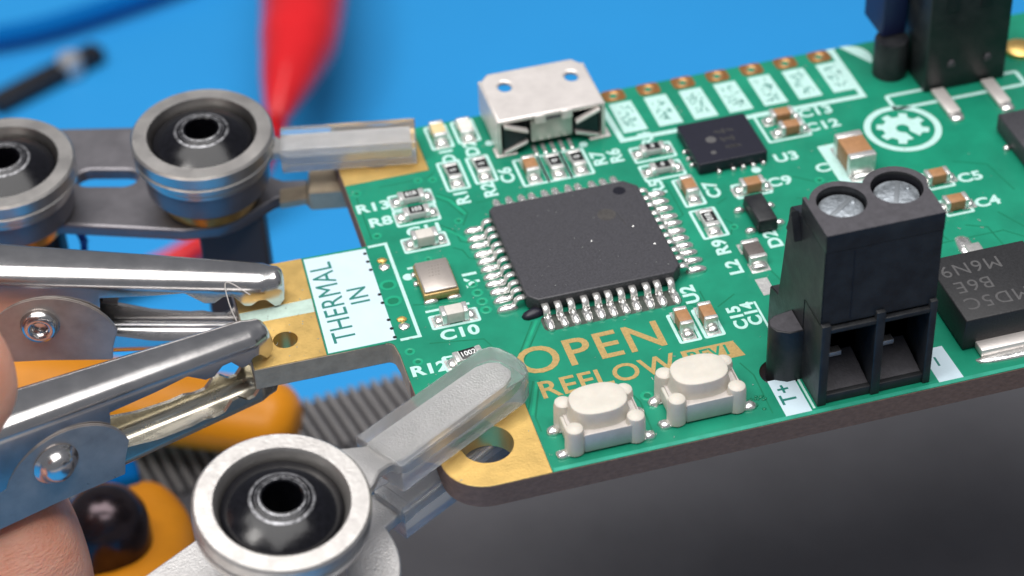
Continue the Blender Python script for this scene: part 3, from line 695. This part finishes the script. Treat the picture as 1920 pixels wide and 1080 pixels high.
# side post standing on its hole, and the notched key on the flank
plate('locating_post', [(8.72, -13.4), (7.5, -13.62), (7.05, -13.95), (6.93, -14.45), (7.2, -15.0), (7.85, -15.38), (8.72, -15.38)], [], -.6, 3.8, M_black, term, .06)
plate('post_top', [(8.68, -13.5), (7.52, -13.7), (7.12, -14.0), (7.02, -14.43), (7.27, -14.92), (7.88, -15.3), (8.68, -15.3)], [], 3.79, 3.812, M_greytone, term)  # post's top face coloured lighter than its sides
yz_prism('flank_key', [(-14.3, 9.6), (-13.6, 11.3), (-12.9, 9.6)], TX0 - .45, TX0 + .02, M_black, term, .04)

# ---- power transistor on the right
fet = box('power_transistor', 22.0, -13.0, .12, 6.6, 6.05, 2.2, mat('charcoal package', (0.020, 0.020, 0.022), .5, var=.3, vscale=8, bump=.014, bscale=9), pcb, .10, top=.985)
fet['label'] = 'black power transistor at the right edge of the picture'
box('metal_tab', 22.3, -16.35, .06, 5.6, 1.1, .5, M_tin, fet, .06)
blob('tab_solder', 22.4, -17.15, .0, 6.6, .95, .2, M_solder, fet, 0, 2.0, .12)
for x in (19.8,): pass
box('drain_leg', 23.3, -8.7, .05, 1.0, 3.0, .35, M_lead, fet, .08); blob('leg_solder', 23.0, -7.0, .0, 1.1, 2.2, .25, M_solder, fet, -.1, 1.0, .15)
blob('leg_solder', 19.6, -9.2, .0, 1.0, 1.6, .3, M_solder, fet, 0, 4.0, .15)
for s, x, y in (('MD5C', 21.4, -14.55), ('B6E', 20.6, -13.0), ('M6N9', 21.1, -11.4)):
    text('package_marking', s, 1.5, x, y, 2.323, R(180), M_chipmark, fet, .003, .0, .95, 1.15)

# ---- plug housing at the back right
hd = box('header_socket', 30.35, 11.8, 0.05, 6.0, 5.0, 11.5, M_black, pcb, .12)
hd['label'] = 'tall black plug housing at the back right corner'
for x in (28.9, 31.4):
    box('contact_slot', x, 9.28, 6.3, .9, .08, 5.3, M_blackin, hd, .02)
for x in (29.2, 31.9): blob('moulding_pip', x, 9.28, 1.9, .6, .3, .5, M_greytone, hd)
hd2 = box('housing_wing', 26.3, 14.2, 2.9, 1.8, 3.2, 9.0, M_navy, hd, .15)
lathe('locating_boss', [(0, 2.9), (1.15, 2.9), (1.2, 2.75), (1.2, 0), (0, 0)], M_black, hd, 26.1, 12.4, 0, 24)
for x in (28.6, 32.3):
    box('surface_leg', x - .35, 7.7, .06, .95, 2.9, .3, M_tin, hd, .06)
    blob('leg_solder', x - .3, 6.1, .0, 1.1, 1.3, .3, M_solder, hd, 0, x, .2)
ic = box('driver_chip', 33.6, .8, .15, 7.0, 5.8, 1.3, M_chip, pcb, .1)
ic['label'] = 'black chip cut off by the right edge'
blob('chip_contact', 29.9, 1.6, .02, .5, .5, .3, M_solder, ic)
lathe('brass_standoff', [(0, .5), (.8, .5), (1.1, .3), (1.1, 0), (0, 0)], M_gold, pcb, 35.8, 12.0, 0, 20)

# ------------------------------------------------------------------ ball-joint holding arms
def rolltilt(ang, axis_ang):
    ax = Vector((math.cos(axis_ang), math.sin(axis_ang), 0)); return Matrix.Rotation(ang, 4, ax)
def ball_joint(parent, cx, cy, rt, tilt, ringm, scale=1.0, spring=False):
    """rim whose top face is at height rt"""
    s = scale
    prof = [(4.7 * s, 0), (4.85 * s, -.15), (4.86 * s, -.85), (4.72 * s, -1.0), (4.72 * s, -1.08), (4.84 * s, -1.2), (4.8 * s, -1.6), (4.5 * s, -1.75), (3.3 * s, -1.75),
            (3.4, -.85), (3.6, -.2), (3.74 * s, 0)]
    r = lathe('rim', prof, ringm, parent, cx, cy, rt, 64, True, 30, tilt)
    # black ball with a drilled, scuffed crown
    prof_b = [(0, -3.0), (1.08, -3.0), (1.10, .33), (1.16, .38)]
    for i in range(1, 13):
        rr = 1.16 + (3.30 - 1.16) * i / 12; prof_b.append((rr, math.sqrt(30 - rr * rr) - 4.98))
    prof_b += [(3.42, -1.0), (3.42, -1.9), (3.3, -2.6), (2.4, -3.6), (0, -3.8)]
    b = lathe('ball', prof_b, M_ball, parent, cx, cy, rt, 48, False, 40, tilt)
    def zz(rr): return math.sqrt(30 - rr * rr) - 4.98
    for r0_, r1_ in ((1.20, 1.34), (1.42, 1.5), (1.62, 1.86)):
        rm = (r0_ + r1_) / 2
        lathe('ball_collar', [(r0_, zz(r0_) - .01), (rm, zz(rm) + .022), (r1_, zz(r1_) - .01)], M_wear, b, cx, cy, rt, 40, False, 60, tilt)
    if spring:
        lathe('lower_rim', [(4.3 * s, -1.85), (4.45 * s, -2.0), (4.42 * s, -2.3), (4.1 * s, -2.45), (3.3 * s, -2.45), (3.3 * s, -1.85)], ringm, parent, cx, cy, rt, 48, True, 30, tilt)
        lathe('lower_cup', [(4.1, -2.4), (4.2, -2.9), (4.15, -4.0), (3.9, -4.3), (2.5, -4.3), (2.5, -2.4)], M_darksteel, parent, cx, cy, rt, 40, True, 30, tilt)
        lathe('brass_seat', [(3.5, -4.2), (3.6, -4.5), (3.3, -5.5), (2.5, -5.7), (2.5, -4.2)], M_brass, parent, cx, cy, rt, 40, True, 30, tilt)
    return r
def loft_x(name, secs, m, parent, bev=0.0):
    """secs: (x, half_width, z_bottom, z_top)"""
    bm = bmesh.new(); V = []
    for x, hw, z0, z1 in secs: V.append([bm.verts.new((x, y, z)) for y, z in ((-hw, z0), (hw, z0), (hw, z1), (-hw, z1))])
    for a, b in zip(V, V[1:]):
        for k in range(4): bm.faces.new((a[k], a[(k + 1) % 4], b[(k + 1) % 4], b[k]))
    bm.faces.new(V[0]); bm.faces.new(V[-1][::-1]); bmesh.ops.recalc_face_normals(bm, faces=bm.faces[:])
    if bev: bmesh.ops.bevel(bm, geom=bm.edges[:], offset=bev, segments=2, affect='EDGES')
    return sharp(bmo(name, bm, m, parent), 45)
def sleeve(parent, x0, x1, hw, z0, z1):
    out = [(x0, -hw), (x1 - 1.1, -hw), (x1 - .45, -hw * .86), (x1 - .12, -hw * .55), (x1, 0), (x1 - .12, hw * .55), (x1 - .45, hw * .86), (x1 - 1.1, hw), (x0, hw)]
    return plate('clear_sleeve', out, [], z0, z1, M_clear, parent, .10)
# lower arm, nearest the camera
armL = thing('holding_arm', 'bright aluminium ball-joint arm in the foreground, clear-sleeved jaw on the front gold corner', 'holding arm', (-22.8, -19.5, 0), R(30.6), 'ball-joint arms gripping the board corners')
tL = rolltilt(R(8), 0)
ball_joint(armL, 0, 0, 3.5, tL, M_ringface)
loft_x('upper_jaw', [(3.6, 2.4, 1.9, 2.6), (4.9, 1.9, 1.9, 2.55), (5.8, 1.35, 1.75, 2.35), (6.9, 1.05, 1.3, 1.9), (7.7, 1.25, .9, 1.6), (15.9, 1.2, .8, 1.5), (16.7, .9, .8, 1.45), (17.1, .5, .8, 1.4)], M_alu, armL, .07)
sleeve(armL, 7.0, 17.9, 1.85, .04, 2.1)
bl = [(6.0 * math.cos(R(a)), 6.0 * math.sin(R(a))) for a in range(-78, 79, 6)]
bl = [(-30, -5.9), (0, -6.0)] + [q for q in bl if not (abs(q[1]) < 1.2)][:13] + [(6.1, -1.1), (8, -1.0), (8, 1.0), (6.1, 1.1)] + [q for q in bl if not (abs(q[1]) < 1.2)][-13:] + [(0, 6.0), (-30, 5.9)]
pts = [(-30, -5.9)] + [(6.0 * math.cos(R(a)), 6.0 * math.sin(R(a))) for a in range(-90, -11, 6)] + [(8, -1.1), (8, 1.1)] + [(6.0 * math.cos(R(a)), 6.0 * math.sin(R(a))) for a in range(12, 91, 6)] + [(-30, 5.9)]
plate('arm_plate', pts, [circ(0, 0, 3.0, 32)[::-1]], -2.9, -2.2, M_alu, armL, .1)
loft_x('lower_jaw', [(7.6, 1.05, -2.85, -2.3), (15.6, 1.0, -2.85, -2.3), (16.6, .55, -2.8, -2.3)], M_alu, armL, .07)
sleeve(armL, 7.0, 17.9, 1.72, -3.8, -1.66)

# upper arm, behind on the left
OX, OY, AH = -21.5, 16.4, R(-11.5)
armU = thing('holding_arm', 'dull steel arm at back left with two rings and a slotted plate', 'holding arm', (OX, OY, 0), AH, 'ball-joint arms gripping the board corners')
def loc(x, y):
    dx, dy = x - OX, y - OY; return (dx * math.cos(-AH) - dy * math.sin(-AH), dx * math.sin(-AH) + dy * math.cos(-AH))
tU = rolltilt(R(4), -AH)
ball_joint(armU, 0, 0, 2.9, tU, M_steel, .98, True)
lx, ly = loc(-34.6, 19.4)
ball_joint(armU, lx, ly, 1.4, tU, M_steel, .98, True)
loft_x('upper_jaw', [(3.6, 2.1, 1.2, 1.9), (4.3, 1.2, 1.1, 1.8), (5.0, .8, .8, 1.4), (5.6, .95, .55, 1.2), (13.2, .95, .5, 1.2), (13.8, .9, .5, 1.2)], M_alu, armU, .07)
o = plate('clear_sleeve', rrect(5.1, -1.36, 14.15, 1.36, .12), [], .04, 1.95, M_clear, armU, .10)
ppts = [(-46, 23.2), (-35.66, 18.9), (-23.9, 14.0), (-21.6, 13.6), (-20.2, 13.9), (-18.8, 14.7), (-17.4, 15.5), (-16.2, 15.7), (-15.0, 15.4), (-14.8, 17.0), (-16.4, 17.4), (-17.6, 18.6), (-18.6, 21), (-20.3, 24), (-22.8, 26.1), (-25.5, 27.0), (-31, 28.6), (-46, 33)]
def slot_pts(ax, ay, bx, by, r):
    a = math.degrees(math.atan2(by - ay, bx - ax)); return arc(bx, by, r, a - 90, a + 90, 8) + arc(ax, ay, r, a + 90, a + 270, 8)
plate('arm_plate', [loc(*q) for q in ppts], [[loc(*q) for q in slot_pts(-29.2, 21.9, -26.9, 21.15, .95)][::-1]], -3.95, -3.0, M_darksteel, armU, .18)
loft_x('lower_jaw', [(4.6, .8, -3.4, -2.8), (6.4, .75, -3.2, -2.6), (6.7, 1.3, -3.3, -1.75), (14.0, 1.3, -3.3, -1.7)], mat('tan jaw pad', (.50, .40, .28), .4, .6, var=.1), armU, .08)
x, y = loc(-20.3, 16.9)
box('support_bracket', x, y, -13.0, 4.6, 3.0, 9.4, mat('matt dark bracket', (.062, .052, .052), .5), armU, .3)
x, y = loc(-34.3, 21.0)
box('support_bracket', x, y, -9.0, 5.0, 3.4, 5.4, M_rubber, armU, .4)
bm = bmesh.new()
x, y = loc(-31.6, 21.0)
tube_bm(bm, [(x + 1.3 * math.cos(i * .5), y + .4 * math.sin(i * .5) - i * .03, -7.6 + 1.5 * math.sin(i * .5) + i * .02) for i in range(40)], .2, 8)
bmo('blue_tie', bm, mat('blue insulation', (.01, .1, .45), .4), armU)

# ------------------------------------------------------------------ alligator clips
def alligator(loc_, heading, label, jaw2, hollow, rise, open_):
    t = thing('alligator_clip', label, 'alligator clip', loc_, heading, 'alligator clips gripping the thermal tab')
    def tab(u, T):
        for (a, za), (b, zb) in zip(T, T[1:]):
            if u <= b: return za + (zb - za) * (u - a) / (b - a)
        return T[-1][1]
    UE = [(-.1, .6), (.3, .1), (.6, .12), (1.1, .85), (1.5, .85), (2.0, .45), (2.4, .5), (3.0, 1.3), (3.6, 1.32), (4.2, .85), (4.8, .9), (5.9, 1.8), (8, 1.75), (11.0, 1.85), (11.15, .2), (11.4, -1.2), (21, -1.2), (30, 1.4)]
    LE = [(-.1, -2.3), (.3, -2.2), (.8, -1.68), (1.3, -1.66), (1.8, -2.2), (2.3, -2.2), (2.8, -1.68), (3.3, -1.68), (3.9, -2.25), (4.5, -2.3), (5.3, -2.05), (6.2, -2.1), (8.4, -1.84), (10.3, -1.3), (12, -1.0), (18, -1.0)]
    def channel(name, secs, up, m):
        """secs (u, half width, edge z, crown z)"""
        bm = bmesh.new(); V = []
        for u, hw, ze, zc in secs:
            row = []
            r = min(hw * .95, .88); sg = 1 if zc > ze else -1
            if abs(zc - ze) < r + .03: ze = zc - sg * (r + .03)
            sg = 1 if zc > ze else -1
            row.append((-hw, ze))
            for k in range(7):
                a = R(90 * k / 6); row.append((-hw + r - r * math.cos(a), zc - sg * (r - r * math.sin(a))))
            for k in range(7):
                a = R(90 - 90 * k / 6); row.append((hw - r + r * math.cos(a), zc - sg * (r - r * math.sin(a))))
            row.append((hw, ze))
            V.append([bm.verts.new((u, y, z)) for y, z in row])
        for a, b in zip(V, V[1:]):
            for k in range(len(a) - 1): bm.faces.new((a[k], a[k + 1], b[k + 1], b[k]))
        o = bmo(name, bm, m, t)
        md = o.modifiers.new('thickness', 'SOLIDIFY'); md.thickness = .26; md.offset = 0; md.use_quality_normals = True
        bpy.context.view_layer.update()
        me2 = bpy.data.meshes.new_from_object(o.evaluated_get(bpy.context.evaluated_depsgraph_get()))
        o.modifiers.clear(); o.data = me2
        return sharp(o, 32)
    def crown(u): return 2.0 + .12 * u
    top = []
    us = [0, .12, .3] + [.3 + i * .15 for i in range(1, 40)] + [7 + .5 * i for i in range(9)] + [11.2, 11.35, 11.6, 13, 15, 18, 21, 24, 30]
    for u in us:
        hw = .70 + min(u, 1.2) * .35 + u * .035
        cz = crown(u) - (.6 if u == 0 else .15 if u < .2 else 0)
        top.append((u, hw, min(tab(u, UE), cz - .75) + rise * u, cz + rise * u))
    channel('upper_jaw', top, True, M_chrome)
    bot = []
    for u in [0] + [i * .15 for i in range(1, 42)] + [7 + .5 * i for i in range(9)] + [12, 14, 16, 18]:
        hw = .70 + min(u, 1.2) * .35 + u * .035
        bot.append((u, hw, tab(u, LE) + rise * u, -3.3 + .03 * u + rise * u + (.35 if u == 0 else 0)))
    channel('lower_jaw', bot, False, jaw2)
    # ears of the lower half, riveted outside the upper half
    for s in (-1, 1):
        pl = [(10.7, -1.9)] + [(14.2 + 4.0 * math.cos(R(a)), -1.2 + 3.45 * math.sin(R(a))) for a in range(170, 14, -10)] + [(26, -1.0), (26, -2.9), (15, -2.8), (10.9, -3.0)]
        pl = [(u, z + rise * u) for u, z in pl]
        bm = bmesh.new(); y0 = s * 1.66; y1 = s * 1.90
        A = [bm.verts.new((p[0], y0, p[1])) for p in pl]; B_ = [bm.verts.new((p[0], y1, p[1])) for p in pl]
        bm.faces.new(A); bm.faces.new(B_[::-1])
        for i in range(len(pl)): bm.faces.new((A[i], B_[i], B_[(i + 1) % len(pl)], A[(i + 1) % len(pl)]))
        bmesh.ops.recalc_face_normals(bm, faces=bm.faces[:])
        bmesh.ops.bevel(bm, geom=[e for e in bm.edges if len(e.link_faces) == 2 and e.calc_face_angle(0) > .9], offset=.07, segments=2, affect='EDGES')
        sharp(bmo('side_plate', bm, mat('hazed nickel plate', (0.40, 0.36, 0.335), 0.34, 0.5, var=0.15, vscale=.5, rvar=.08), t), 40)
        Mx = Matrix.Translation((14.8, y1, .2 + rise * 14.8)) @ Matrix.Rotation(R(-90 * s), 4, 'X')
        bm = bmesh.new()
        if hollow: lathe_bm(bm, [(1.15, 0), (1.2, .12), (1.0, .55), (.72, .62), (.5, .5), (.42, .1), (0, .1)], 0, 0, 0, 28)
        else: lathe_bm(bm, [(1.35, 0), (1.38, .08), (1.22, .2), (1.05, .3), (.95, .6), (.7, .85), (.35, .98), (0, 1.0)], 0, 0, 0, 28)
        bmesh.ops.transform(bm, matrix=Mx, verts=bm.verts[:]); sharp(bmo('rivet', bm, M_chrome, t), 60)
    return t
alligator((-19.05, 1.5, 0), R(170.0), 'rear nickel alligator clip, gripping the back half of the gold tab, with a hollow rivet', M_chrome, True, .06, .03)
alligator((-20.95, -2.84, 0), R(198.5), 'front nickel alligator clip, slanting up to the tab hole, with a domed rivet', M_chromew, False, 0.0, .03)
th = tube('loose_thread', smooth_path([(-21.3, -.6, 2.4), (-22.5, .8, 2.6), (-22.6, 0, 1.6), (-22.3, -.9, .5)], 6), .035, M_thread, None, 5)
th['label'] = 'fine pale fibre caught near the tip of the rear alligator clip'; th['category'] = 'thread'
th = tube('loose_thread', smooth_path([(-23.7, -4.6, .9), (-26.3, -2.2, .4), (-28.3, -2.9, -.9), (-29.7, -2.2, -.8), (-31.4, -4.2, -1.8), (-31.3, -5.0, -2.6)], 6), .035, M_thread, None, 5)
th['label'] = 'long thin crooked fibre strung between the two alligator clips'; th['category'] = 'thread'

# ------------------------------------------------------------------ hand
hand = thing('person', 'person whose bare hand squeezes the front alligator clip at the left edge', 'person', (-45, -20, -6))
def make_hand():
    P = lambda x, y, z: (x + 45, y + 20, z + 6)
    nodes = [(P(-78, -24, -14), 15), (P(-66, -22, -13), 12),
             # thumb
             (P(-58, -13, -16), 9.0), (P(-49, -9.5, -13), 7.4), (P(-41.0, -7.6, -9.6), 7.2), (P(-35.9, -6.4, -8.2), 6.2), (P(-33.8, -6.2, -8.0), 3.8),
             # forefinger
             (P(-68, -8, 14), 9.5), (P(-56, -6, 20), 8.2), (P(-46.5, -8.0, 15), 6.8), (P(-41.2, -10.4, 9.6), 6.6), (P(-39.3, -11.0, 7.0), 5.2), (P(-38.7, -11.2, 5.0), 3.4),
             # middle finger and ring finger curled behind
             (P(-70, 0, 8), 9.5), (P(-60, 8, 8), 8.4), (P(-56, 8, -2), 7.4), (P(-58, 4, -8), 6.0),
             (P(-74, 8, 0), 9.5), (P(-66, 16, 0), 8.0), (P(-62, 14, -10), 6.8)]
    edges = [(0, 1), (1, 2), (2, 3), (3, 4), (4, 5), (5, 6), (0, 7), (7, 8), (8, 9), (9, 10), (10, 11), (11, 12), (0, 13), (13, 14), (14, 15), (15, 16), (0, 17), (17, 18), (18, 19)]
    me = bpy.data.meshes.new('fingers'); me.from_pydata([n[0] for n in nodes], edges, [])
    o = link('fingers', me, M_skin, hand)
    o.modifiers.new('skin', 'SKIN')
    for i, n in enumerate(nodes):
        me.skin_vertices[0].data[i].radius = (n[1], n[1])
    me.skin_vertices[0].data[0].use_root = True
    s = o.modifiers.new('smooth', 'SUBSURF'); s.levels = 3; s.render_levels = 3
    bpy.context.view_layer.update()
    dg = bpy.context.evaluated_depsgraph_get()
    me2 = bpy.data.meshes.new_from_object(o.evaluated_get(dg)); o.modifiers.clear(); o.data = me2
    me2.materials.clear(); me2.materials.append(M_skin)
    for p in me2.polygons: p.use_smooth = True
    return o

make_hand()

# ------------------------------------------------------------------ background tools, out of focus
pl = thing('cutting_pliers', 'orange handled pliers with a dark domed pivot under the alligator clips', 'pliers', (-30, 20, -30))
def rel(o, pts): return [(x - o[0], y - o[1], z - o[2]) for x, y, z in pts]
O = (-30, 20, -30)
path = smooth_path(rel(O, [(-60, 44, -30), (-41, 34.8, -29.5), (-30.9, 29.0, -29.5), (-23, 24.6, -29.5), (-18.6, 22.3, -29.5), (-17.2, 21.6, -29.5)]), 6)
tube('handle', path, lerp_list([3.6, 3.6, 3.5, 3.4, 3.2, 1.5], len(path)), M_orange, pl, 20, .8)
path = smooth_path(rel(O, [(-30.4, 17.6, -30), (-30.6, 13.5, -30), (-32.0, 8, -30), (-35, 0, -30), (-38, -12, -30)]), 6)
tube('handle', path, lerp_list([2.2, 4.0, 4.4, 4.6, 4.6], len(path)), M_orange, pl, 20, .8)
lathe('pivot_dome', [(0, 3.1), (1.0, 2.93), (1.9, 2.45), (2.6, 1.7), (3.0, .8), (3.1, 0), (3.1, -6.5), (0, -6.5)], mat('dark polished dome', (0.06, .045, .05), .22, .85, var=.2), pl, -2.9, -9.6, 5.0, 32)
box('deep_blue_patch', -1.2, -2.0, -1.5, 2.6, 2.2, 4.5, M_blueband, pl, .5)  # box filling in a deep blue patch behind the dome

red = thing('red_boot_clip', 'red vinyl test lead boot tapering to a point, behind the steel arm', 'test lead', (-1, 122, -66))
O = (-1, 122, -66)
path = smooth_path(rel(O, [(8.5, 165, -66), (6.2, 155.3, -66), (2.9, 139.3, -66), (.3, 129.6, -66), (-2.6, 121.8, -66), (-5.5, 114.5, -66.5)]), 6)
tube('boot', path, lerp_list([5.2, 5.4, 5.6, 5.0, 3.4, 1.0], len(path)), M_red, red, 24, 1.0)
path = smooth_path(rel(O, [(-5.4, 114.8, -67), (-8.5, 113, -72), (-14, 108.5, -76), (-21.4, 104.5, -77), (-30.5, 102.4, -77), (-45, 100, -77), (-80, 98, -77)]), 6)
tube('lead_wire', path, 1.5, M_red, red, 12)

st = thing('black_bar', 'short black bar with a pale round stud on the blue mat', 'bar', (-32, 150.5, -80))
box('bar', 0.6, .8, .05, 17.5, 3.0, 2.4, M_strap, st, .3, R(29.5))
lathe('stud', [(0, 3.2), (.8, 3.3), (1.5, 3.1), (1.8, 2.5), (1.8, .5)], M_alu, st, 3.9, 2.4, 0, 24)
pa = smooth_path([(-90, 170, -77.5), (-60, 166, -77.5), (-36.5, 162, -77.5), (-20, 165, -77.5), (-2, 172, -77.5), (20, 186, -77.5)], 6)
cb = tube('dark_blue_band', pa, 1.5, M_blueband, None, 14)  # tube laid in for a darker blue band on the mat
cb['label'] = 'dark blue band crossing the top left corner on the mat'; cb['category'] = 'cable'
